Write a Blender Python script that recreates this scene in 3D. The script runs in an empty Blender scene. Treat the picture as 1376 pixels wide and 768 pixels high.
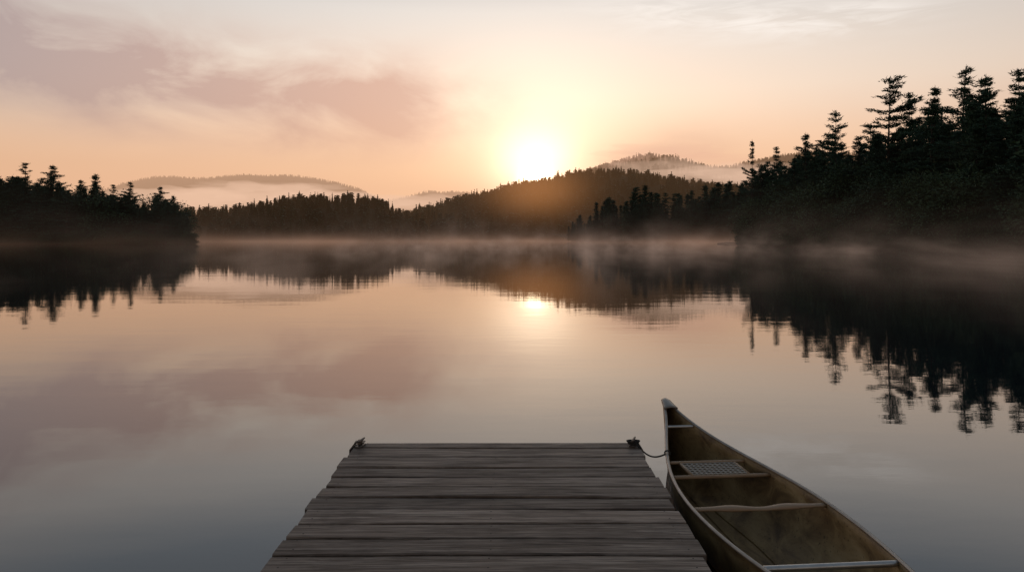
import bpy, math, random
import numpy as np
from mathutils import Vector, Matrix
random.seed(4); RNG=np.random.default_rng(7)
scene=bpy.context.scene
COL=scene.collection

# ------------------------------------------------------------------ helpers
def new_mat(name):
    m=bpy.data.materials.new(name); m.use_nodes=True
    nt=m.node_tree; nt.nodes.clear()
    return m,nt
class NB:
    def __init__(s,nt): s.nt=nt
    def n(s,t,**kw):
        nd=s.nt.nodes.new(t)
        for k,v in kw.items(): setattr(nd,k,v)
        return nd
    def l(s,a,b): s.nt.links.new(a,b)
    def math(s,op,a,b=None,c=None,clamp=False):
        nd=s.nt.nodes.new('ShaderNodeMath'); nd.operation=op; nd.use_clamp=clamp
        for i,v in enumerate((a,b,c)):
            if v is None: continue
            if isinstance(v,(int,float)): nd.inputs[i].default_value=v
            else: s.nt.links.new(v,nd.inputs[i])
        return nd.outputs[0]
    def vmath(s,op,a,b=None):
        nd=s.nt.nodes.new('ShaderNodeVectorMath'); nd.operation=op
        for i,v in enumerate((a,b)):
            if v is None: continue
            if isinstance(v,(tuple,list)): nd.inputs[i].default_value=v
            else: s.nt.links.new(v,nd.inputs[i])
        return nd.outputs['Value'] if op in('DOT_PRODUCT','LENGTH') else nd.outputs[0]
    def mix(s,f,a,b,bt='MIX'):
        nd=s.nt.nodes.new('ShaderNodeMix'); nd.data_type='RGBA'; nd.blend_type=bt
        for sock,v in ((nd.inputs[0],f),(nd.inputs[6],a),(nd.inputs[7],b)):
            if isinstance(v,(int,float)): sock.default_value=v
            elif isinstance(v,(tuple,list)): sock.default_value=tuple(v)+((1,) if len(v)==3 else ())
            else: s.nt.links.new(v,sock)
        return nd.outputs[2]
    def ramp(s,f,stops,interp='LINEAR'):
        nd=s.nt.nodes.new('ShaderNodeValToRGB'); r=nd.color_ramp; r.interpolation=interp
        while len(r.elements)<len(stops): r.elements.new(0.5)
        for e,(p,c) in zip(r.elements,stops):
            e.position=p; e.color=tuple(c)+((1,) if len(c)==3 else ())
        s.nt.links.new(f,nd.inputs[0]); return nd.outputs[0]
    def noise(s,vec,scale=5,detail=3,rough=.5,dist=0):
        nd=s.nt.nodes.new('ShaderNodeTexNoise')
        nd.inputs['Scale'].default_value=scale; nd.inputs['Detail'].default_value=detail
        nd.inputs['Roughness'].default_value=rough; nd.inputs['Distortion'].default_value=dist
        if vec is not None: s.nt.links.new(vec,nd.inputs['Vector'])
        return nd.outputs[0]
    def mapping(s,vec,scale=(1,1,1),loc=(0,0,0),rot=(0,0,0)):
        nd=s.nt.nodes.new('ShaderNodeMapping')
        nd.inputs['Scale'].default_value=scale; nd.inputs['Location'].default_value=loc; nd.inputs['Rotation'].default_value=rot
        s.nt.links.new(vec,nd.inputs[0]); return nd.outputs[0]
def pbr(name,col,rough=.6,metal=0,spec=.5):
    m,nt=new_mat(name); b=NB(nt)
    p=b.n('ShaderNodeBsdfPrincipled'); o=b.n('ShaderNodeOutputMaterial')
    p.inputs['Base Color'].default_value=tuple(col)+(1,); p.inputs['Roughness'].default_value=rough
    p.inputs['Metallic'].default_value=metal; p.inputs['Specular IOR Level'].default_value=spec
    b.l(p.outputs[0],o.inputs[0]); return m,b,p
def link(ob,parent=None):
    COL.objects.link(ob)
    if parent: ob.parent=parent
    return ob
def empty(name):
    e=bpy.data.objects.new(name,None); e.empty_display_size=.2; COL.objects.link(e); return e
def mesh_np(name,V,F,mats=(),midx=None,smooth=False):
    V=np.asarray(V,dtype=np.float32); F=np.asarray(F,dtype=np.int32); k=F.shape[1]
    me=bpy.data.meshes.new(name)
    me.vertices.add(len(V)); me.vertices.foreach_set('co',V.ravel())
    me.loops.add(F.size); me.loops.foreach_set('vertex_index',F.ravel())
    me.polygons.add(len(F)); me.polygons.foreach_set('loop_start',np.arange(0,F.size,k,dtype=np.int32))
    for m in mats: me.materials.append(m)
    if midx is not None: me.polygons.foreach_set('material_index',np.asarray(midx,dtype=np.int32))
    me.update(calc_edges=True)
    me.polygons.foreach_set('use_smooth',np.full(len(F),smooth))
    me.validate()
    return me
def mesh_py(name,V,F,mats=(),smooth=False):
    me=bpy.data.meshes.new(name); me.from_pydata([tuple(v) for v in V],[],F)
    for m in mats: me.materials.append(m)
    me.update()
    for p in me.polygons: p.use_smooth=smooth
    return me
def box(name,x0,x1,y0,y1,z0,z1,mat,parent=None,bevel=0,jit=0):
    V=[(x,y,z) for x in(x0,x1) for y in(y0,y1) for z in(z0,z1)]
    V=[(a+random.uniform(-jit,jit),b,c+random.uniform(-jit,jit)*.4) for a,b,c in V]
    F=[(0,1,3,2),(4,6,7,5),(0,4,5,1),(2,3,7,6),(0,2,6,4),(1,5,7,3)]
    ob=bpy.data.objects.new(name,mesh_py(name,V,F,(mat,)))
    if bevel:
        md=ob.modifiers.new('b','BEVEL'); md.width=bevel; md.segments=2
    return link(ob,parent)
def tube(name,pts,r,mat,parent=None,sides=8,cap=True,flat=1.0,up=Vector((0,0,1))):
    pts=[Vector(p) for p in pts]; V=[];F=[]
    rr=r if isinstance(r,(list,tuple)) else [r]*len(pts)
    for i,p in enumerate(pts):
        t=(pts[min(i+1,len(pts)-1)]-pts[max(i-1,0)]).normalized()
        a=t.cross(up)
        if a.length<1e-3: a=t.cross(Vector((1,0,0)))
        a.normalize(); b=a.cross(t).normalized()
        for k in range(sides):
            an=2*math.pi*k/sides
            V.append(p+a*math.cos(an)*rr[i]+b*math.sin(an)*rr[i]*flat)
    for i in range(len(pts)-1):
        for k in range(sides):
            k2=(k+1)%sides
            F.append((i*sides+k,i*sides+k2,(i+1)*sides+k2,(i+1)*sides+k))
    if cap:
        F.append(tuple(range(sides))[::-1]); n=(len(pts)-1)*sides; F.append(tuple(range(n,n+sides)))
    ob=bpy.data.objects.new(name,mesh_py(name,V,F,(mat,),True))
    return link(ob,parent)

CAM_Z=1.95; DECK=0.35
# ------------------------------------------------------------------ camera
cam=bpy.data.cameras.new('camera'); camo=bpy.data.objects.new('camera',cam); COL.objects.link(camo)
camo.location=(0,0,CAM_Z); camo.rotation_euler=(math.radians(90),0,0)
cam.sensor_width=36; cam.lens=26.16; cam.shift_y=-0.0465; cam.clip_start=.1; cam.clip_end=20000
scene.camera=camo

# ------------------------------------------------------------------ world
SUN=Vector((0.032,1,0.0715)).normalized()
w=bpy.data.worlds.new('World'); scene.world=w; w.use_nodes=True
nt=w.node_tree; nt.nodes.clear(); b=NB(nt)
tc=b.n('ShaderNodeTexCoord').outputs['Generated']
sep=b.n('ShaderNodeSeparateXYZ'); b.l(tc,sep.inputs[0]); X,Y,Z=sep.outputs
u=b.math('ARCTAN2',X,Y); v=b.math('ARCSINE',b.math('MAXIMUM',b.math('MINIMUM',Z,.9999),-.9999))
zc=b.math('MAXIMUM',Z,0.0)
base=b.ramp(zc,[(0,(.97,.50,.27)),(.05,(1.0,.57,.33)),(.11,(1.0,.66,.45)),(.19,(.94,.75,.61)),(.29,(.77,.72,.68)),(.36,(.43,.47,.52)),(.50,(.25,.31,.38)),(1,(.22,.26,.32))])
sky=b.n('ShaderNodeTexSky'); sky.sky_type='NISHITA'; sky.sun_disc=False
sky.sun_elevation=math.asin(SUN.z); sky.sun_rotation=math.atan2(SUN.x,SUN.y)
dot=b.vmath('DOT_PRODUCT',tc,tuple(SUN))
om=b.math('SUBTRACT',1.0,dot)
def glow(sig,s):
    return b.math('MULTIPLY',b.math('EXPONENT',b.math('MULTIPLY',om,-1.0/(sig*sig))),s)
away=b.math('ADD',.45,glow(.62,.55))
base=b.mix(1.0,base,away,'MULTIPLY')
def scl(colr,f):
    nd=b.n('ShaderNodeVectorMath',operation='SCALE')
    if isinstance(colr,(tuple,list)): nd.inputs[0].default_value=colr
    else: b.l(colr,nd.inputs[0])
    if isinstance(f,(int,float)): nd.inputs['Scale'].default_value=f
    else: b.l(f,nd.inputs['Scale'])
    return nd.outputs[0]
base=b.vmath('ADD',base,scl(sky.outputs[0],.008))
# clouds
uv=b.n('ShaderNodeCombineXYZ'); b.l(u,uv.inputs[0]); b.l(v,uv.inputs[1])
uv=uv.outputs[0]
def blob(u0,v0,a,bb,tilt,s):
    du=b.math('SUBTRACT',u,u0); dv=b.math('SUBTRACT',v,v0)
    dv=b.math('ADD',dv,b.math('MULTIPLY',du,tilt))
    e=b.math('ADD',b.math('POWER',b.math('ABSOLUTE',b.math('DIVIDE',du,a)),2.0),b.math('POWER',b.math('ABSOLUTE',b.math('DIVIDE',dv,bb)),2.0))
    return b.math('MULTIPLY',b.math('EXPONENT',b.math('MULTIPLY',e,-1.0)),s)
def addl(l):
    r=l[0]
    for q in l[1:]: r=b.math('ADD',r,q)
    return r
nz=b.noise(b.mapping(uv,(6,12,1),(2.3,1.1,.5)),1.0,8,.56,.5)
nz2=b.noise(b.mapping(uv,(2.2,6,1),(7.3,4.1,.5)),1.0,5,.5,.3)
m1=addl([blob(-.40,.190,.22,.045,.02,1.15),blob(-.60,.230,.20,.06,.12,1.1),blob(-.17,.185,.16,.055,.1,.8),blob(-.28,.125,.18,.025,0,.6),blob(.2,.112,.10,.028,-.1,.6),blob(-.9,.22,.25,.07,0,.8),blob(.9,.15,.4,.03,0,.4)])
tex=b.math('MULTIPLY',b.math('SUBTRACT',b.math('ADD',nz,b.math('MULTIPLY',nz2,.6)),.68),3.2)
mm=b.math('MULTIPLY',m1,b.math('ADD',.50,tex),clamp=True)
lowfade=b.math('MULTIPLY',b.math('ADD',u,.72),1.9,clamp=True)
ccol=b.mix(lowfade,(.37,.31,.32),(.64,.38,.30))
skyc=b.mix(b.math('MULTIPLY',mm,.82),base,ccol)
# cirrus
nc=b.noise(b.mapping(uv,(9,60,1),(1.3,5.1,.5),(0,0,.12)),1.0,6,.6,.8)
mc=addl([blob(.28,.28,.14,.026,.1,1.0),blob(.42,.265,.08,.014,0,.9),blob(.1,.36,.2,.03,0,.6)])
mc=b.math('MULTIPLY',mc,b.math('MULTIPLY',b.math('SUBTRACT',nc,.40),4.5,clamp=True),clamp=True)
skyc=b.mix(b.math('MULTIPLY',mc,.7),skyc,(1.0,.93,.87))
# aureole of the low sun
skyc=b.vmath('ADD',skyc,scl((1,.66,.38),glow(.24,.12)))
skyc=b.vmath('ADD',skyc,scl((1,.80,.60),glow(.080,.70)))
skyc=b.vmath('ADD',skyc,scl((1,.84,.62),glow(.034,3.2)))
skyc=b.vmath('ADD',skyc,scl((1,.80,.50),glow(.011,25.0)))
bg=b.n('ShaderNodeBackground'); bg.inputs[1].default_value=1.0
b.l(skyc,bg.inputs[0]); wo=b.n('ShaderNodeOutputWorld'); b.l(bg.outputs[0],wo.inputs[0])

sl=bpy.data.lights.new('sun','SUN'); sl.energy=2.0; sl.angle=math.radians(.5); sl.color=(1,.62,.34)
so=bpy.data.objects.new('sun',sl); COL.objects.link(so); so.rotation_euler=SUN.to_track_quat('Z','Y').to_euler(); so.location=(30,300,60)
scene.view_settings.view_transform='Standard'; scene.view_settings.look='None'; scene.view_settings.exposure=0

# ------------------------------------------------------------------ materials
def foliage(name,c1,c2):
    m,b,p=pbr(name,c1,.7,0,.15)
    oi=b.n('ShaderNodeObjectInfo'); g=b.n('ShaderNodeNewGeometry')
    nz=b.noise(g.outputs['Position'],.35,3)
    f=b.math('ADD',b.math('MULTIPLY',nz,.8),b.math('MULTIPLY',oi.outputs['Random'],.4),clamp=True)
    b.l(b.mix(f,c1,c2),p.inputs['Base Color']); return m
M_fol=foliage('pine_foliage',(.020,.048,.035),(.050,.092,.058))
M_leaf=foliage('leaf_foliage',(.022,.050,.030),(.055,.092,.045))
M_far=foliage('distant_foliage',(.026,.036,.020),(.062,.066,.032))
M_bark,_,_=pbr('bark',(.05,.042,.036),.9,0,.1)
M_soil,bb_,pp=pbr('forest_floor',(.04,.042,.025),.95,0,.05)
g=bb_.n('ShaderNodeNewGeometry'); bb_.l(bb_.mix(bb_.noise(g.outputs['Position'],.15,6),(.012,.016,.010),(.03,.032,.02)),pp.inputs['Base Color'])

# ------------------------------------------------------------------ trees
def blades(C,D,L,W):
    D=D/np.linalg.norm(D,axis=1,keepdims=True)
    R=RNG.normal(size=D.shape); P=np.cross(D,R); P/=np.linalg.norm(P,axis=1,keepdims=True)+1e-9
    V=np.stack([C-P*W[:,None]/2,C+P*W[:,None]/2,C+D*L[:,None]],1).reshape(-1,3)
    return V
class TB:
    def __init__(s): s.V=[];s.F=[];s.M=[];s.n=0
    def add(s,V,F,m):
        s.V.append(V);s.F.append(np.asarray(F)+s.n);s.M.append(np.full(len(F),m));s.n+=len(V)
    def cone(s,a,bp,ra,rb,sides=5):
        a=np.array(a);bp=np.array(bp);t=bp-a;t=t/np.linalg.norm(t)
        x=np.cross(t,[0,0,1.]);
        if np.linalg.norm(x)<1e-3:x=np.array([1.,0,0])
        x/=np.linalg.norm(x);y=np.cross(t,x)
        an=np.arange(sides)*2*np.pi/sides
        ring=np.cos(an)[:,None]*x+np.sin(an)[:,None]*y
        V=np.vstack([a+ring*ra,bp+ring*rb]);F=[]
        for k in range(sides):
            k2=(k+1)%sides;F+= [(k,k2,sides+k2),(k,sides+k2,sides+k)]
        s.add(V,F,0)
    def leaves(s,C,D,L,W):
        V=blades(C,D,L,W); s.add(V,np.arange(len(V)).reshape(-1,3),1)
    def mesh(s,name,fol): return mesh_np(name,np.vstack(s.V),np.vstack(s.F),(M_bark,fol),np.concatenate(s.M))
def conifer(name,h,R,base,step,nb,shape,rise,clump_n,bl,seed,lump=.45,t0=.12,flatz=.12,zj=.45):
    rs=np.random.default_rng(seed); T=TB()
    lean=rs.normal(size=2)*.012*h
    def ax(z): f=z/h; return np.array([lean[0]*f*f,lean[1]*f*f,z])
    N=8
    for i in range(N):
        z0=h*i/N;z1=h*(i+1)/N;r=.013*h
        T.cone(ax(z0),ax(z1),r*(1-i/N)+.03,r*(1-(i+1)/N)+.02,6)
    wa=rs.uniform(0,6.28); z=base*h; C=[];D=[]
    while z<h*.985:
        f=(z-base*h)/(h*(1-base)); sh=shape(f)*max(.25,1+lump*rs.normal()*.7)
        for k in range(nb):
            if rs.random()<.12: continue
            a=rs.uniform(0,6.28)
            Lb=max(.35,R*sh*rs.uniform(.5,1.1)*(1+.3*math.cos(a-wa)))
            sl=rise(f)+rs.normal()*.06
            d=np.array([math.cos(a),math.sin(a),sl]); o=ax(z+rs.uniform(-zj,zj)*step)
            tip=o+d*Lb+np.array([0,0,.07*Lb*Lb/ max(R,1)])
            T.cone(o,tip,.02+.012*Lb,.012,3)
            nc=max(3,int(Lb*3.2)); side=np.array([-math.sin(a),math.cos(a),0])
            for t in np.linspace(t0,1,nc):
                wd=.26*Lb*(1.15-t)+.1
                c=o+(tip-o)*t+side*rs.normal()*wd*.8+np.array([0,0,rs.normal()*.08])
                cc=c+rs.normal(size=(clump_n,3))*np.array([.34,.34,flatz])*bl*1.5
                dd=rs.normal(size=(clump_n,3))*np.array([.8,.8,.3])+d*np.array([1,1,.3])*.9+np.array([0,0,.28])
                C.append(cc);D.append(dd)
        z+=step*rs.uniform(.6,1.45)
    top=ax(h*.96); C.append(np.repeat(top[None],14,0)+rs.normal(size=(14,3))*[.1,.1,.4]);D.append(rs.normal(size=(14,3))*.4+[0,0,1.3])
    C=np.vstack(C);D=np.vstack(D);n=len(C)
    T.leaves(C,D,rs.uniform(.6,1.25,n)*bl,rs.uniform(.22,.4,n)*bl)
    return T.mesh(name,M_fol)
def broadleaf(name,h,R,seed):
    rs=np.random.default_rng(seed);T=TB()
    T.cone((0,0,0),(0,0,h*.55),.02*h,.012*h,6);C=[];D=[]
    for i in range(26):
        a=rs.uniform(0,6.28);zz=rs.uniform(.15,.9);rr=R*math.sqrt(max(0,1-((zz-.5)/.45)**2))*rs.uniform(.3,.95)
        c=np.array([math.cos(a)*rr,math.sin(a)*rr,zz*h]); T.cone((0,0,h*min(.5,zz*.6)),c,.006*h,.02,4)
        n=230; q=rs.normal(size=(n,3));q*=np.array([1,1,.7])*R*.26*rs.uniform(.7,1.2)
        C.append(c+q);D.append(q+rs.normal(size=(n,3))*.6)
    C=np.vstack(C);D=np.vstack(D);n=len(C)
    T.leaves(C,D,rs.uniform(.35,.7,n),rs.uniform(.25,.45,n))
    return T.mesh(name,M_leaf)
pine_shape=lambda f:(min(1,f*3+.45))*(1-f)**.70
spr_shape=lambda f:(1-f)**.85+.04
PINES=[conifer('white_pine_%d'%i,27,5.0,[.20,.30,.26,.34,.16][i],1.15,6,pine_shape,lambda f:.02+.42*f,11,.58,100+i,.8,.20,.085,.26) for i in range(5)]
SPR=[conifer('spruce_%d'%i,20,3.1,.05,.55,7,spr_shape,lambda f:-.15+.45*f,8,.5,200+i,.45) for i in range(4)]
BRD=[broadleaf('maple_%d'%i,16,5,300+i) for i in range(3)]
HT={}
for m in PINES: HT[m.name]=27
for m in SPR: HT[m.name]=20
for m in BRD: HT[m.name]=15
def put(me,name,x,y,z,h,parent=None,wide=1.0):
    ob=bpy.data.objects.new(name,me); s=h/HT[me.name]
    ob.location=(x,y,z); ob.scale=(s*wide,s*wide,s); ob.rotation_euler=(0,0,random.uniform(0,6.28))
    return link(ob,parent)

def interp(x,pts): return float(np.interp(x,[p[0] for p in pts],[p[1] for p in pts]))

def land(name,shore,inland,zi):
    n=len(shore);V=[];F=[];K=10
    for i in range(n):
        for k in range(K+1):
            t=k/K; x=shore[i][0]*(1-t)+inland[i][0]*t; y=shore[i][1]*(1-t)+inland[i][1]*t
            z=-.5+ (0.9*min(1,t*25)) + zi*t + (random.uniform(-.25,.25) if k else 0)
            V.append((x,y,z))
    for i in range(n-1):
        for k in range(K):
            a=i*(K+1)+k; F.append((a,a+1,a+K+2,a+K+1))
    ob=bpy.data.objects.new(name,mesh_py(name,V,F,(M_soil,),True)); return link(ob)

# --- right shore -------------------------------------------------
land('bank',[(80,222),(66,212),(61,200),(61.5,180),(63,150),(63,120),(64,95),(70,60),(90,20),(110,-60)],
     [(300,260),(300,240),(300,210),(300,180),(300,150),(300,120),(300,95),(300,60),(300,20),(300,-60)],14)
for i,(x,y,h,k,wd) in enumerate([(63.2,196,27.5,3,.55),(66.3,186,24.2,0,.8),(69,175,26.5,4,.85),(72,166,30,1,.9),(70,160,24,2,.9),
        (71.2,141,32,1,1.05),(74.5,139,28.5,0,.85),(73.5,130,28.3,3,.9),(75,124.5,30.2,2,1.0),(76.5,120,28,4,1.0),(79,115.5,27.5,0,1.0),(81,110,29,1,1.0),(84,104,26,2,1)]):
    put(PINES[k],'pine_tree',x,y,.4,h,None,wd)
ridge_r=[(.30,.06),(.315,.097),(.36,.103),(.40,.126),(.45,.146),(.50,.170),(.56,.188),(.60,.203),(.70,.205),(1.4,.24)]
fr=empty('forest')
cnt=0
for i in range(1500):
    if cnt>=320: break
    y=random.uniform(70,222); x=61.5+abs(random.gauss(0,1))*20+random.random()*2
    if y>205: x+= (y-205)*.8
    tz=.5+14*max(0,(x-62)/240)
    edge=x<67
    mx=interp(x/y,ridge_r)*y*random.uniform(.74,1.04)+2-tz
    r=random.random()
    if edge: mx=min(mx,random.uniform(6,16))
    if mx<4: continue
    if r<.40: me=random.choice(SPR); hh=min(mx,random.uniform(14,27))
    elif r<.82 and not edge: me=random.choice(PINES); hh=min(mx,random.uniform(20,31))
    else: me=random.choice(BRD); hh=min(mx,random.uniform(9,17))
    put(me,'tree',x,y,tz-.5,hh,fr,random.uniform(.9,1.25)); cnt+=1
for i in range(130):   # shoreline brush
    y=random.uniform(62,216); x=62.3+random.uniform(0,3)+(y>203)*(y-203)*.9+(y<95)*(95-y)*.15
    put(random.choice(BRD),'bush',x,y,-.6,random.uniform(2.5,6),fr,random.uniform(1.1,1.7))

# --- left shore --------------------------------------------------
land('bank',[(-122,290),(-111,262),(-104,246),(-112,238),(-135,236),(-170,236),(-210,225),(-260,200),(-320,150)],
     [(-230,460),(-225,455),(-220,460),(-225,465),(-240,460),(-260,460),(-320,460),(-400,460),(-520,460)],8)
prof_l=[(-1.4,.12),(-.9,.10),(-.7,.088),(-.655,.094),(-.64,.083),(-.617,.092),(-.60,.074),(-.56,.082),(-.535,.064),(-.513,.070),(-.495,.055),(-.473,.066),(-.455,.056),(-.438,.040),(-.43,.015)]
fl=empty('forest')
for i,(px,t) in enumerate([(-.655,.101),(-.617,.100),(-.56,.087),(-.513,.077),(-.473,.071),(-.455,.058),(-.58,.08),(-.535,.072),(-.70,.092)]):
    y=244+i%3*3; put(SPR[i%4] if i%3==2 else PINES[[0,4,0,2,4][i%5]],'pine_tree',px*y,y,.3,t*y+1.5,None,1.05)
cnt=0
for i in range(2200):
    if cnt>=330: break
    y=238+abs(random.gauss(0,1))*20; u0=random.uniform(-1.1,-.43) if cnt%3 else random.uniform(-.75,-.43); x=u0*y
    h=(interp(u0,prof_l)*y+1.5)*random.choice([.5,.75,.85,.93])*random.uniform(.92,1.03)
    if h<2.5: continue
    me=random.choice(SPR+SPR+BRD[:1]+PINES[:3]); put(me,'tree',x,y,.0,h,fl,random.uniform(1.1,1.6)); cnt+=1
for i in range(90):
    u0=random.uniform(-.9,-.43); y=237+random.uniform(0,4); put(random.choice(BRD),'bush',u0*y,y,-.5,random.uniform(2.5,5),fl,1.5)

# --- dark conifers on the point below the hill ---------------------
land('bank',[(38,470),(42,440),(60,425),(90,415),(130,410),(200,400),(300,390)],[(30,620),(60,620),(90,620),(130,620),(170,620),(260,620),(400,620)],6)
prof_e=[(.07,.018),(.09,.033),(.11,.044),(.14,.057),(.165,.071),(.183,.068),(.2,.057),(.22,.056),(.24,.062),(.262,.069),(.28,.074),(.30,.070),(.32,.074),(.4,.07),(.7,.07)]
fe=empty('forest'); cnt=0
for i in range(1500):
    if cnt>=220: break
    u0=random.uniform(.075,.62) if cnt>160 else random.uniform(.075,.34); y=(445 if u0<.13 else 428)+abs(random.gauss(0,1))*22; x=u0*y
    h=(interp(u0,prof_e)*y+1.5)*random.choice([1.05,.9,.8,.7,.6])*random.uniform(.9,1.05)
    if h<4: continue
    put(random.choice(SPR+SPR+PINES[:2]),'tree',x,y,.2,h,fe,random.uniform(1.0,1.4)); cnt+=1

# --- wooded hills ---------------------------------------------------
def far_trees(P,h,r,p):
    n=len(P);K=7;B=6
    f=np.linspace(.12,.9,K)[None,:,None]
    rad=r[:,None,None]*np.power(1-f*.98,p[:,None,None])*RNG.uniform(.55,1.25,(n,K,B))
    ang=np.arange(B)[None,None,:]*2*np.pi/B+RNG.uniform(0,6.28,(n,K,1))+RNG.uniform(-.4,.4,(n,K,B))
    hz=h[:,None,None]*(f+RNG.uniform(-.05,.05,(n,K,B)))
    c,s=np.cos(ang),np.sin(ang)
    tipz=hz-rad*.2+RNG.uniform(-.04,.04,(n,K,B))*h[:,None,None]; ww=rad*.6
    def pk(a,bb,z): return np.stack([P[:,0][:,None,None]+a,P[:,1][:,None,None]+bb,P[:,2][:,None,None]+z],-1)
    a=pk(-s*ww,c*ww,hz+h[:,None,None]*.07); bq=pk(s*ww,-c*ww,hz+h[:,None,None]*.05); t=pk(c*rad,s*rad,tipz)
    V1=np.stack([a,bq,t],3).reshape(-1,3)
    core=[]
    for an in (0,1.05,2.1):
        d=np.stack([np.cos(an)*r*.7,np.sin(an)*r*.7,np.zeros(n)],1)
        core.append(np.stack([P-d,P+d,P+np.stack([np.zeros(n),np.zeros(n),h*.93],1)],1).reshape(-1,3))
    V=np.vstack([V1]+core); return V
def vnoise(x,sc,seed):
    r=np.random.default_rng(seed);t=r.uniform(-1,1,4096);q=np.asarray(x)/sc+1000;i=np.floor(q).astype(int);f=q-i;f=f*f*(3-2*f)
    return t[i%4096]*(1-f)+t[(i+1)%4096]*f
def hill(name,prof,y0,yc,y1,tree_h,spacing,x0,x1,seed,crest_only=False,soil=M_soil,hv=1.0):
    px=np.array([p[0]*yc for p in prof]);pz=np.array([p[1]*yc+CAM_Z-tree_h*.7 for p in prof])
    def H(x,t):
        hc=np.maximum(np.interp(x,px,pz),0.0)+vnoise(x,yc*.03,seed)*yc*.0018
        s=np.where(t<1,np.sin(np.clip(t,0,1)*np.pi/2)**1.15,1-.5*(np.clip(t,1,2)-1)**1.5)
        return hc*s+ vnoise(x+t*300,yc*.06,seed+1)*yc*.004*np.sin(np.clip(t,0,1)*np.pi)+.3*np.minimum(1,t*10)-.3
    def Yp(x,t): return np.where(t<1,y0+(yc-y0)*t,yc+(y1-yc)*(t-1))+vnoise(x,90,seed+3)*8*(t<1)
    nx=220;ntt=28
    xs=np.linspace(x0,x1,nx);ts=np.linspace(0,2,ntt)
    XX,TT=np.meshgrid(xs,ts,indexing='ij')
    V=np.stack([XX,Yp(XX,TT),H(XX,TT)],-1).reshape(-1,3)
    I,J=np.meshgrid(np.arange(nx-1),np.arange(ntt-1),indexing='ij');A=(I*ntt+J).ravel()
    F=np.stack([A,A+ntt,A+ntt+1,A+1],1)
    par=link(bpy.data.objects.new(name,mesh_np(name,V,F,(soil,),None,True)))
    area=(x1-x0)*(yc-y0)*1.15; n=int(area/spacing**2); 
    t=RNG.uniform(0.0 if not crest_only else .55,1.15,n); 
    x=RNG.uniform(x0,x1,n)
    ne=int((x1-x0)/spacing*2.2); t=np.concatenate([t,RNG.uniform(.93,1.06,ne),RNG.uniform(0,.05,ne)]); x=np.concatenate([x,RNG.uniform(x0,x1,2*ne)])
    keep=H(x,np.ones_like(x))>1.5; x=x[keep];t=t[keep]
    P=np.stack([x,Yp(x,t),H(x,t)-.3],1);m=len(x)
    kind=RNG.random(m)<.32
    tall=1+.28*vnoise(x,60,seed+9)
    hh=tree_h*tall*np.where(kind,RNG.uniform(.6,1.1,m)**hv,RNG.uniform(.55,.9,m)); rr=hh*np.where(kind,RNG.uniform(.19,.28,m),RNG.uniform(.34,.48,m)); pp=np.where(kind,.75,.32)
    Vt=far_trees(P,hh,rr,pp); Ft=np.arange(len(Vt)).reshape(-1,3)
    link(bpy.data.objects.new('trees',mesh_np('trees',Vt,Ft,(M_far,))),par)
    return par
pC=[(-1.2,.045),(-.9,.04),(-.69,.036),(-.43,.036),(-.39,.038),(-.358,.046),(-.32,.053),(-.288,.057),(-.25,.059),(-.21,.058),(-.178,.056),(-.15,.041),(-.128,.029),(-.1,.018),(-.07,.008)]
hill('hill',pC,560,700,820,14,8.5,-900,-45,11)
pD=[(-.17,.012),(-.15,.022),(-.128,.029),(-.088,.044),(-.038,.058),(.012,.070),(.03,.0745),(.052,.079),(.092,.089),(.132,.094),(.17,.086),(.21,.076),(.26,.069),(.32,.065),(.5,.06),(.9,.055)]
hill('hill',pD,600,950,1150,15,10.5,-165,800,21)
pF=[(-.2,.0),(-.1,.03),(0,.06),(.06,.08),(.112,.095),(.14,.103),(.172,.1085),(.212,.106),(.25,.098),(.29,.098),(.33,.104),(.36,.112),(.39,.115),(.46,.110),(.6,.1),(1,.09)]
hill('hill',pF,1150,1500,1800,15,14,-250,1400,31,True)
pA=[(-1.2,.05),(-.8,.05),(-.6,.052),(-.54,.06),(-.508,.077),(-.46,.082),(-.43,.081),(-.41,.079),(-.38,.084),(-.35,.087),(-.31,.086),(-.27,.084),(-.24,.077),(-.2,.065),(-.17,.054),(-.14,.045),(-.1,.03)]
hill('hill',pA,2000,2500,2900,9,22,-2700,-200,41,True)
pB=[(-.22,.03),(-.17,.052),(-.14,.058),(-.11,.063),(-.08,.0645),(-.055,.060),(-.03,.05),(0,.04),(.05,.03)]
hill('hill',pB,2300,2700,3100,9,20,-700,200,51,True)

# ground under everything, out to the horizon
link(bpy.data.objects.new('ground',mesh_py('ground',[(-9000,-3000,-3),(9000,-3000,-3),(9000,14000,-3),(-9000,14000,-3)],[(0,1,2,3)],(M_soil,))))

# ------------------------------------------------------------------ canoe
M_hull,bh,ph=pbr('canoe_hull',(.10,.095,.06),.5,0,.4)
g=bh.n('ShaderNodeTexCoord'); oc=g.outputs['Object']
st=bh.noise(bh.mapping(oc,(3.5,1.6,3)),2.0,7,.62,.6)
fine=bh.noise(bh.mapping(oc,(30,3,20)),2.0,4,.6)
spk=bh.noise(oc,45,3,.6)
c1=bh.ramp(st,[(.30,(.06,.034,.014)),(.45,(.20,.125,.052)),(.58,(.33,.225,.10)),(.75,(.46,.34,.18))])
c1=bh.mix(bh.math('MULTIPLY',fine,.4),c1,(.09,.055,.026))
bh.l(bh.mix(bh.ramp(spk,[(.60,(0,)*3),(.72,(.8,)*3)]),c1,(.04,.028,.016)),ph.inputs['Base Color'])
bh.l(bh.math('ADD',.38,bh.math('MULTIPLY',st,.4)),ph.inputs['Roughness'])
M_alu,ba,pa=pbr('aluminium',(.55,.55,.54),.38,.9)
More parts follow.
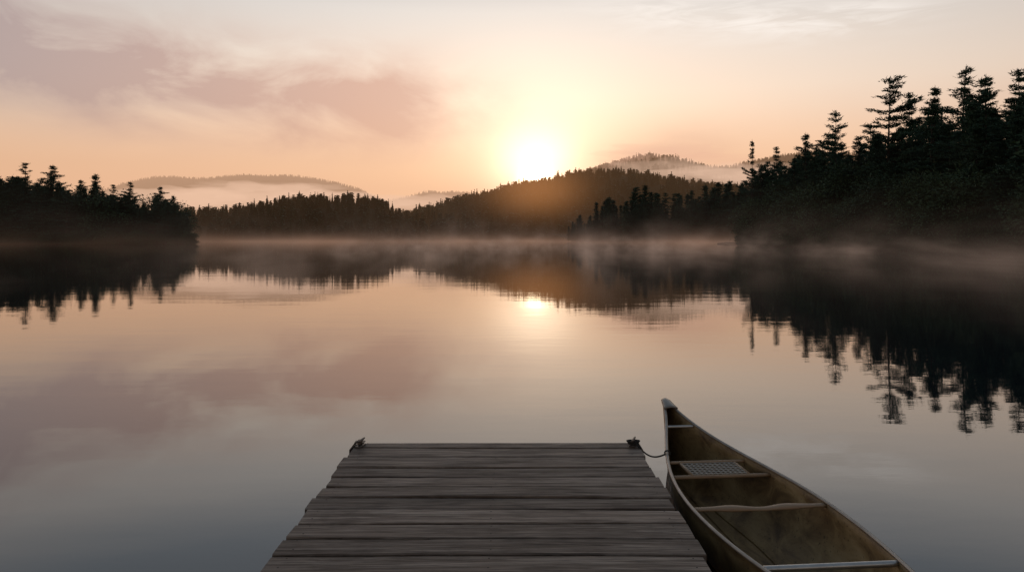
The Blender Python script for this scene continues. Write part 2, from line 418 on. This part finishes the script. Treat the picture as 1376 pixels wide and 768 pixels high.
tcg=ba.n('ShaderNodeTexCoord'); ba.l(ba.mix(ba.noise(tcg.outputs['Object'],18,4),(.35,.35,.35),(.70,.69,.66)),pa.inputs['Base Color'])
M_trim,bt,pt=pbr('gunwale_trim',(.2,.19,.17),.38,.5)
tcg=bt.n('ShaderNodeTexCoord'); bt.l(bt.mix(bt.noise(tcg.outputs['Object'],9,4),(.12,.11,.10),(.44,.40,.35)),pt.inputs['Base Color'])
M_ash,bs,ps=pbr('ash_wood',(.30,.22,.14),.5)
tcg=bs.n('ShaderNodeTexCoord'); bs.l(bs.mix(bs.noise(bs.mapping(tcg.outputs['Object'],(3,40,20)),1.5,4),(.18,.11,.06),(.42,.29,.18)),ps.inputs['Base Color'])
M_rope,_,_=pbr('rope',(.02,.02,.02),.8)
canoe=empty('canoe')
TIP=Vector((1.325,6.45)); AX=Vector((0.094,-1)).normalized(); SD=Vector((AX.y,-AX.x))*-1
if SD.x<0: SD=-SD
LEN=4.3; QC=2.0
def half(q):
    f=q/QC if q<=QC else (LEN-q)/(LEN-QC)
    f=min(max(f,0),1); return .022*math.exp(-min(q,LEN-q)/.3)*min(1,min(q,LEN-q)/.03+.45)+.425*(1-(1-f)**2)**1.4
def sheer(q): qq=min(q,LEN-q); return .325+.21*math.exp(-(qq/.6)**1.3)
def keel(q):
    qq=min(q,LEN-q); return min(-.075+.60*math.exp(-qq/.055)+.02*math.exp(-qq/.5),sheer(q)-.004)
qs=[0,.004,.01,.02,.035,.055,.08,.11,.15,.2,.27,.35,.45]+list(np.linspace(.56,LEN-.56,40))
qs+= [LEN-q for q in [.45,.35,.27,.2,.15,.11,.08,.055,.035,.02,.01,.004,0]]
NS=13
def section(q,inset=0.0):
    W=max(half(q)+.004-inset,.0006);zt=sheer(q);zb=keel(q)+inset; zb=min(zb,zt-.002); out=[]
    for k in range(NS):
        t=k/(NS-1)*math.pi/2
        yy=W*(math.cos(t)**.55 if k<NS-1 else 0); zz=zt-(zt-zb)*math.sin(t)**1.0
        e=min(1,min(q,LEN-q)/.9); lo=(zt-zz)/(zt-zb); yy*=1-(1-e)*.45*lo
        out.append((yy,zz))
    return out
def P3(q,s,z): p=TIP+AX*q+SD*s; return (p.x,p.y,z)
def hullmesh(inset):
    V=[];F=[]
    for q in qs:
        sc=section(q,inset)
        ring=[(-y,z) for y,z in sc]+[(y,z) for y,z in sc[:-1][::-1]]
        for y,z in ring: V.append(P3(q,y,z))
    n=2*NS-1
    for i in range(len(qs)-1):
        for k in range(n-1):
            a=i*n+k; F.append((a,a+1,a+n+1,a+n))
    return V,F,n
Vo,Fo,n=hullmesh(0);Vi,Fi,_=hullmesh(.009)
off=len(Vo);F=[f[::-1] for f in Fo]+[tuple(i+off for i in f) for f in Fi]
for i in range(len(qs)-1):
    for k in(0,n-1):
        a=i*n+k;F.append((a,a+n,a+n+off,a+off))
hull=link(bpy.data.objects.new('hull',mesh_py('hull',Vo+Vi,F,(M_hull,),True)),canoe)
for sgn,nm in((-1,'gunwale_left'),(1,'gunwale_right')):
    tube(nm,[P3(q,sgn*(half(q)+.003),sheer(q)+.004) for q in qs],.0125,M_trim,canoe,8,flat=.75)
for q0,q1,nm in((-.008,.17,'bow_deck'),(LEN+.008,LEN-.17,'stern_deck')):
    V=[];F=[]
    qq=np.linspace(q0,q1,8)
    for q in qq:
        for s in(-1,-.5,0,.5,1): V.append(P3(q,s*(half(min(max(q,0),LEN))+.012),sheer(min(max(q,0),LEN))+.010+.012*(1-s*s)))
    for i in range(7):
        for k in range(4): a=i*5+k;F.append((a,a+1,a+6,a+5))
    o=link(bpy.data.objects.new(nm,mesh_py(nm,V,F,(M_trim,),True)),canoe); md=o.modifiers.new('s','SOLIDIFY');md.thickness=.012
def bar(nm,q,mat,r,dz=-.012,flat=1,sag=0,wid=None,q2=None):
    pts=[];rr=[]
    for t in np.linspace(-1,1,25):
        qa=q
        dip=sag*math.exp(-(t/.25)**2); pts.append(P3(qa-dip*1.2,t*(half(qa)-.004),sheer(qa)+dz))
        rr.append(r*(1+(wid*(math.exp(-((abs(t)-.42)/.22)**2)) if wid else 0)))
    return tube(nm,pts,rr,mat,canoe,10,flat=flat)
bar('bow_handle',.42,M_alu,.011)
bar('carrying_yoke',1.93,M_ash,.024,flat=.42,sag=-.022,wid=.6)
bar('aluminium_thwart',2.76,M_alu,.0165)
bar('seat_rail_1',1.02,M_ash,.014,-.035,.8)
bar('seat_rail_2',1.30,M_ash,.016,-.035,.8)
bar('seat_rail_3',3.5,M_ash,.016,-.035,.8);bar('seat_rail_4',3.78,M_ash,.014,-.035,.8)
M_web,bw,pw=pbr('woven_seat',(.30,.27,.23),.65)
for q0,q1,nm in((1.03,1.29,'bow_seat'),(3.51,3.77,'stern_seat')):
    V=[];F=[]
    def strip(a,bq,wd,z):
        a=Vector(a);bq=Vector(bq);d=(bq-a).normalized();s=Vector((-d.y,d.x,0))*wd/2
        i=len(V)
        for p in(a-s,a+s,bq+s,bq-s): V.append((p.x,p.y,p.z+z))
        F.append((i,i+1,i+2,i+3))
    zz=sheer((q0+q1)/2)-.032;hw=.19
    for s in np.linspace(-hw,hw,12): strip(P3(q0,s,zz),P3(q1,s,zz),.014,.002)
    for q in np.linspace(q0+.01,q1-.01,7): strip(P3(q,-hw-.008,zz),P3(q,hw+.008,zz),.015,.0045)
    o=link(bpy.data.objects.new(nm,mesh_py(nm,V,F,(M_web,))),canoe);md=o.modifiers.new('s','SOLIDIFY');md.thickness=.0018
    for s in(-hw-.012,hw+.012): tube(nm+'_side_rail',[P3(q0-.01,s,zz),P3(q1+.01,s,zz)],.011,M_ash,canoe)
for s in(-.13,0,.13):
    tube('floor_stringer',[P3(q,s*min(1,q/1.6),keel(q)+.013+.04*abs(s)) for q in np.linspace(.5 if s==0 else .9,LEN-.6,30)],.010,M_hull,canoe,6,flat=.8)

# ------------------------------------------------------------------ water
import bmesh
def wl(q):
    sc=section(q,.004)
    for (ya,za),(yb,zb) in zip(sc,sc[1:]):
        if za>0>=zb: return ya+(yb-ya)*(za/(za-zb))
    return None
loopL=[];loopR=[]
for q in qs:
    y=wl(q)
    if y is not None: loopL.append(P3(q,-y,0));loopR.append(P3(q,y,0))
loop=loopL+loopR[::-1]
bm=bmesh.new()
def ring(pts):
    vs=[bm.verts.new((p[0],p[1],0)) for p in pts]; return [bm.edges.new((vs[i],vs[(i+1)%len(vs)])) for i in range(len(vs))]
E=ring([(-20,-20),(20,-20),(20,25),(-20,25)])+ring(loop)
bmesh.ops.triangle_fill(bm,edges=E,use_beauty=True,use_dissolve=False,normal=(0,0,1))
ov=[v for v in bm.verts if abs(abs(v.co.x)-20)<1e-3]
O=[(-4000,-1500),(4000,-1500),(4000,2400),(-4000,2400)]
ou=[bm.verts.new((p[0],p[1],0)) for p in O]; iv=[min(ov,key=lambda v:(v.co.x-p[0])**2+(v.co.y-p[1])**2) for p in[(-20,-20),(20,-20),(20,25),(-20,25)]]
for i in range(4):
    j=(i+1)%4; bm.faces.new((ou[i],ou[j],iv[j],iv[i]))
for f in bm.faces:
    f.normal_update()
    if f.normal.z<0: f.normal_flip()
me=bpy.data.meshes.new('lake_water');bm.to_mesh(me);bm.free()
M_wat,bw,pw=pbr('water',(.008,.014,.019),.022,0,.5)
pw.inputs['IOR'].default_value=1.85
g=bw.n('ShaderNodeNewGeometry').outputs['Position']
r1=bw.noise(bw.mapping(g,(.30,.75,1)),1.0,2,.5)
r2=bw.noise(bw.mapping(g,(1.6,4.2,1)),1.0,3,.55)
patch=bw.noise(bw.mapping(g,(.012,.05,1)),1.0,3,.5)
pf=bw.ramp(patch,[(.42,(0.2,)*3),(.62,(1,)*3)])
hgt=bw.math('ADD',bw.math('MULTIPLY',r1,.0034),bw.math('MULTIPLY',bw.math('MULTIPLY',r2,pf),.0018))
bp=bw.n('ShaderNodeBump');bp.inputs['Strength'].default_value=1.0;bp.inputs['Distance'].default_value=1.0
bw.l(hgt,bp.inputs['Height']);bw.l(bp.outputs[0],pw.inputs['Normal'])
me.materials.append(M_wat);link(bpy.data.objects.new('lake_water',me))

# ------------------------------------------------------------------ dock
M_wood,bd,pd=pbr('weathered_wood',(.12,.1,.09),.7,0,.3)
tcg=bd.n('ShaderNodeTexCoord').outputs['Object']; oi=bd.n('ShaderNodeObjectInfo').outputs['Random']
offv=bd.n('ShaderNodeCombineXYZ');bd.l(bd.math('MULTIPLY',oi,37.0),offv.inputs[0]);bd.l(bd.math('MULTIPLY',oi,91.0),offv.inputs[2])
vv=bd.vmath('ADD',tcg,offv.outputs[0])
gr=bd.noise(bd.mapping(vv,(1.5,34,20)),1.0,6,.60,.8)
gr2=bd.noise(bd.mapping(vv,(5,120,30)),1.0,4,.6)
blot=bd.noise(bd.mapping(vv,(2.4,8,1)),1.0,6,.66)
cw=bd.ramp(gr,[(.30,(.045,.032,.024)),(.45,(.135,.102,.080)),(.58,(.215,.172,.140)),(.72,(.36,.30,.25))])
cw=bd.mix(bd.ramp(gr2,[(.50,(0,)*3),(.64,(.65,)*3)]),cw,(.045,.032,.024))
cw=bd.mix(bd.ramp(blot,[(.52,(0,0,0)),(.66,(.6,)*3)]),cw,(.065,.046,.034))
hs=bd.n('ShaderNodeHueSaturation');bd.l(cw,hs.inputs['Color']);bd.l(bd.math('ADD',.62,bd.math('MULTIPLY',oi,.95)),hs.inputs['Value'])
bd.l(hs.outputs[0],pd.inputs['Base Color'])
bd.l(bd.math('ADD',.36,bd.math('MULTIPLY',blot,.5)),pd.inputs['Roughness'])
bp=bd.n('ShaderNodeBump');bp.inputs['Strength'].default_value=.8;bp.inputs['Distance'].default_value=.009
bd.l(bd.math('ADD',gr,bd.math('MULTIPLY',gr2,.4)),bp.inputs['Height']);bd.l(bp.outputs[0],pd.inputs['Normal'])
M_nail,_,_=pbr('nail',(.03,.022,.018),.6,.5)
M_frame,_,_=pbr('dark_wet_timber',(.022,.017,.013),.8,0,.2)
dock=empty('wooden_dock')
edges=[5.84,5.69,5.46,5.21,5.0,4.80,4.60,4.40,4.18,3.97,3.756,3.55]
while edges[-1]>-3: edges.append(edges[-1]-.212)
for i in range(len(edges)-1):
    y1,y0=edges[i],edges[i+1]
    xl=-1.215+random.uniform(-.016,.016);xr=.975+random.uniform(-.016,.016);N=40;V=[];F=[]
    ga=random.uniform(.009,.0135)
    wob=[random.uniform(-.0022,.0022) for _ in range(N+1)];crown=random.uniform(-.005,.007);tw=random.uniform(-.004,.004)
    for k in range(N+1):
        t=k/N;x=xl+(xr-xl)*t;bow=crown*math.sin(math.pi*t)
        for yy,zz in((y0+ga,-.038),(y0+ga,-.005),(y0+ga+.006,0),(y1-ga-.006,0),(y1-ga,-.005),(y1-ga,-.038)):
            e=wob[k]*(1 if yy<(y0+y1)/2 else -.7)
            V.append((x,yy+e+.003*math.sin(t*5+i),DECK+zz+bow+tw*(t-.5)*2*(1 if yy>(y0+y1)/2 else -1)))
    for k in range(N):
        for j in range(6):
            a=k*6+j;c=k*6+(j+1)%6;F.append((a,a+6,c+6,c))
    F.append(tuple(range(6)));F.append(tuple(range(N*6,N*6+6))[::-1])
    link(bpy.data.objects.new('plank_%d'%(i+1),mesh_py('plank',V,F,(M_wood,))),dock)
    if y1>2.5:
        for xn in(-1.13,-.12,.90):
            for yy in(y0+(y1-y0)*.25,y0+(y1-y0)*.75):
                xx=xn+random.uniform(-.012,.012);r=.0055
                Vn=[(xx+r*math.cos(q),yy+r*math.sin(q),DECK+.0045+max(crown,0)) for q in np.linspace(0,5.4,7)]
                link(bpy.data.objects.new('nail',mesh_py('nail',Vn,[tuple(range(7))],(M_nail,))),dock)
for nm,x in(('joist_left',-1.16),('joist_centre',-.12),('joist_right',.90)):
    box(nm,x-.022,x+.022,-3,5.80,DECK-.20,DECK-.050,M_frame,dock)
box('end_beam',-1.19,.95,5.802,5.838,DECK-.22,DECK-.050,M_frame,dock)
for x in(-1.10,.84):
    for y in(5.72,3.2,.6,-2):
        tube('post',[(x,y,-3),(x,y,DECK-.055)],.06,M_frame,dock,12)
M_iron,bi,pi_=pbr('weathered_iron',(.12,.10,.085),.5,.7)
def cleat(x,y,ang):
    e=empty('dock_cleat'); e.location=(x,y,DECK); e.rotation_euler=(0,0,ang)
    box('base',-.05,.05,-.022,.022,.002,.012,M_iron,e,.003)
    for s in(-1,1): tube('leg',[(s*.018,0,.01),(s*.018,0,.042)],.009,M_iron,e)
    tube('horns',[(-.07,0,.052),(-.05,0,.05),(-.02,0,.045),(.02,0,.045),(.05,0,.05),(.07,0,.052)],[.005,.008,.011,.011,.008,.005],M_iron,e,10)
    return e
cleat(-1.165,5.72,1.3)
cleat(.935,5.74,1.2)
for k,x in(('left',-1.22),('right',.982)):
    s=-1 if k=='left' else 1
    e=empty('corner_bracket')
    box('side_plate',min(x,x+s*.006),max(x,x+s*.006),5.60,5.84,DECK-.15,DECK+.012,M_iron,e,.002)
    box('top_plate',min(x-s*.07,x+s*.006),max(x-s*.07,x+s*.006),5.78,5.845,DECK+.008,DECK+.015,M_iron,e,.002)
    tube('bolt',[(x-s*.03,5.81,DECK+.012),(x-s*.03,5.81,DECK+.03)],.012,M_iron,e,6)
rp=empty('mooring_rope')
pts=[];a=Vector((.935,5.74,DECK+.045));c=Vector(P3(.95,-half(.95),sheer(.95)+.01))
for t in np.linspace(0,1,20): p=a.lerp(c,t);p.z-=.07*math.sin(math.pi*t);pts.append(p)
tube('line',pts,.006,M_rope,rp)
for k in range(3):
    tube('wrap',[(.935+.035*math.cos(q)*(1+.2*k),5.74+.022*math.sin(q),DECK+.022+.009*k) for q in np.linspace(0,6.28,16)],.006,M_rope,rp)
tube('knot',[Vector(c)+Vector((.02*math.cos(q),.012*math.sin(q)*.5,.018*math.sin(q))) for q in np.linspace(0,6.28,12)],.006,M_rope,rp)

# floating log in the distant cove
lg=empty('fallen_log')
tube('trunk',[(69,250,.1),(72,249,.35),(76,250,.3),(79,251,.05)],[.25,.3,.28,.18],M_bark,lg)
for i in range(5): tube('limb',[(71+i*1.5,249.6,.2),(71.4+i*1.5+random.uniform(-.6,.6),249.5,random.uniform(.8,1.4))],[.08,.03],M_bark,lg,5)

# ------------------------------------------------------------------ mist & haze (volumes; their emission stands in for scattered light)
def volmat(name,build,rate=1.0):
    m,nt=new_mat(name);b=NB(nt);o=b.n('ShaderNodeOutputMaterial')
    ab=b.n('ShaderNodeVolumeAbsorption');em=b.n('ShaderNodeEmission');ab.inputs[0].default_value=(0,0,0,1)
    ad=b.n('ShaderNodeAddShader');b.l(ab.outputs[0],ad.inputs[0]);b.l(em.outputs[0],ad.inputs[1]);b.l(ad.outputs[0],o.inputs['Volume'])
    build(b,ab,em)
    try: m.cycles.volume_step_rate=rate
    except Exception as e: print('steprate',e)
    return m
def volbox(name,x0,x1,y0,y1,z0,z1,build,rate=1.0):
    m=volmat(name,build,rate)
    V=[(x,y,z) for x in(x0,x1) for y in(y0,y1) for z in(z0,z1)]
    F=[(0,1,3,2),(4,6,7,5),(0,4,5,1),(2,3,7,6),(0,2,6,4),(1,5,7,3)]
    return link(bpy.data.objects.new(name,mesh_py(name,V,F,(m,))))
def homog(sig,colr):
    def f(b,ab,em):
        ab.inputs['Density'].default_value=sig;em.inputs[0].default_value=tuple(colr)+(1,);em.inputs[1].default_value=sig
    return f
volbox('haze',-3500,3500,500,1240,.02,130,homog(.00028,(.56,.30,.15)))
volbox('haze',-3500,3500,1241,3400,.02,225,homog(.00060,(.90,.54,.35)))
from mathutils import noise as mn
def fog_bank(cx,cy,cz,rx,ry,rz,sig,colr,seed):
    bm=bmesh.new();bmesh.ops.create_icosphere(bm,subdivisions=5,radius=1)
    for v in bm.verts:
        p=v.co.copy(); d=mn.fractal(Vector((p.x*2.2+seed,p.y*1.5,p.z*2.0)),.9,2.0,4)
        s=1+.40*d
        v.co=Vector((cx+p.x*rx*s,cy+p.y*ry*s,cz+p.z*rz*s))
    me=bpy.data.meshes.new('fog_bank');bm.to_mesh(me);bm.free()
    for p in me.polygons:p.use_smooth=True
    me.materials.append(volmat('fog',homog(sig,colr)))
    link(bpy.data.objects.new('fog_bank',me))
FC=(.97,.66,.49); FP=(.90,.52,.38)
for i,(u0,v0,y,ru,ry,rv,tau,cc) in enumerate([(-.34,.056,1880,.12,110,.018,1.4,FC),(-.24,.050,1800,.10,90,.014,1.0,FC),(-.45,.054,1850,.09,90,.016,1.1,FC),(-.12,.046,2050,.08,90,.012,1.1,FC),
        (-.37,.070,1700,.06,60,.008,.45,FC),(-.28,.068,1650,.05,50,.008,.45,FC),
        (.20,.092,1330,.07,60,.014,.6,FC),(.27,.086,1300,.09,60,.014,.8,FC),(.16,.104,1420,.05,40,.012,.35,FP),(.33,.085,1280,.08,60,.015,.65,FC),(.10,.078,1300,.05,50,.010,.3,FC),
        (.20,.117,1460,.08,40,.013,.45,FP),(.27,.106,1440,.06,40,.010,.4,FP)]):
    fog_bank(u0*y,y,v0*y,ru*y,ry,rv*y,tau/(2*ry),cc,i*3.7)
# added emissive volume imitating orange sun glare on the slope, fading in every direction
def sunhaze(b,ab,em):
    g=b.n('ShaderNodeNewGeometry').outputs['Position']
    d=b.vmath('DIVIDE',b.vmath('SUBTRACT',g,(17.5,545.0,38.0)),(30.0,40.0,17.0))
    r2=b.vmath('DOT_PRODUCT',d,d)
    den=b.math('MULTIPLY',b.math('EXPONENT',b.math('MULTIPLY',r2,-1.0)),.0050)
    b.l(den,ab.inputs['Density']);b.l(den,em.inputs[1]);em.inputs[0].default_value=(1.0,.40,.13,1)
volbox('haze',-75,110,460,499.5,.5,95,sunhaze,.4)
volbox('haze',-75,110,499.6,599,130.2,131,sunhaze,1)
def mist(sig,hs,colr,scale,lo,hi,det=2):
    def f(b,ab,em):
        g=b.n('ShaderNodeNewGeometry').outputs['Position'];s=b.n('ShaderNodeSeparateXYZ');b.l(g,s.inputs[0])
        nz=b.noise(b.mapping(g,scale),1.0,det,.6,0)
        r=b.ramp(nz,[(lo,(0.03,)*3),(hi,(1,)*3)])
        e=b.math('EXPONENT',b.math('MULTIPLY',s.outputs[2],-1.0/hs))
        d=b.math('MULTIPLY',b.math('MULTIPLY',r,e),sig)
        b.l(d,ab.inputs['Density']);b.l(d,em.inputs[1]);em.inputs[0].default_value=tuple(colr)+(1,)
    return f
# replace the two pieces above by one soft added glow volume over the cove
for o in list(bpy.data.objects):
    if o.name.startswith('haze') and o.data.materials and o.data.vertices[0].co.y in (460.0,) : bpy.data.objects.remove(o)
for o in list(bpy.data.objects):
    if o.name.startswith('haze') and o.data.vertices[0].co.z>130: bpy.data.objects.remove(o)
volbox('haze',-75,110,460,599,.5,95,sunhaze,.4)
volbox('mist',-420,420,205,600,.02,11,mist(.0028,2.0,(.64,.36,.24),(.025,.015,.10),.40,.70),.2)
volbox('mist',-30,61,26,204,.02,7,mist(.025,1.6,(.42,.29,.23),(.24,.06,.30),.54,.76,3),.25)
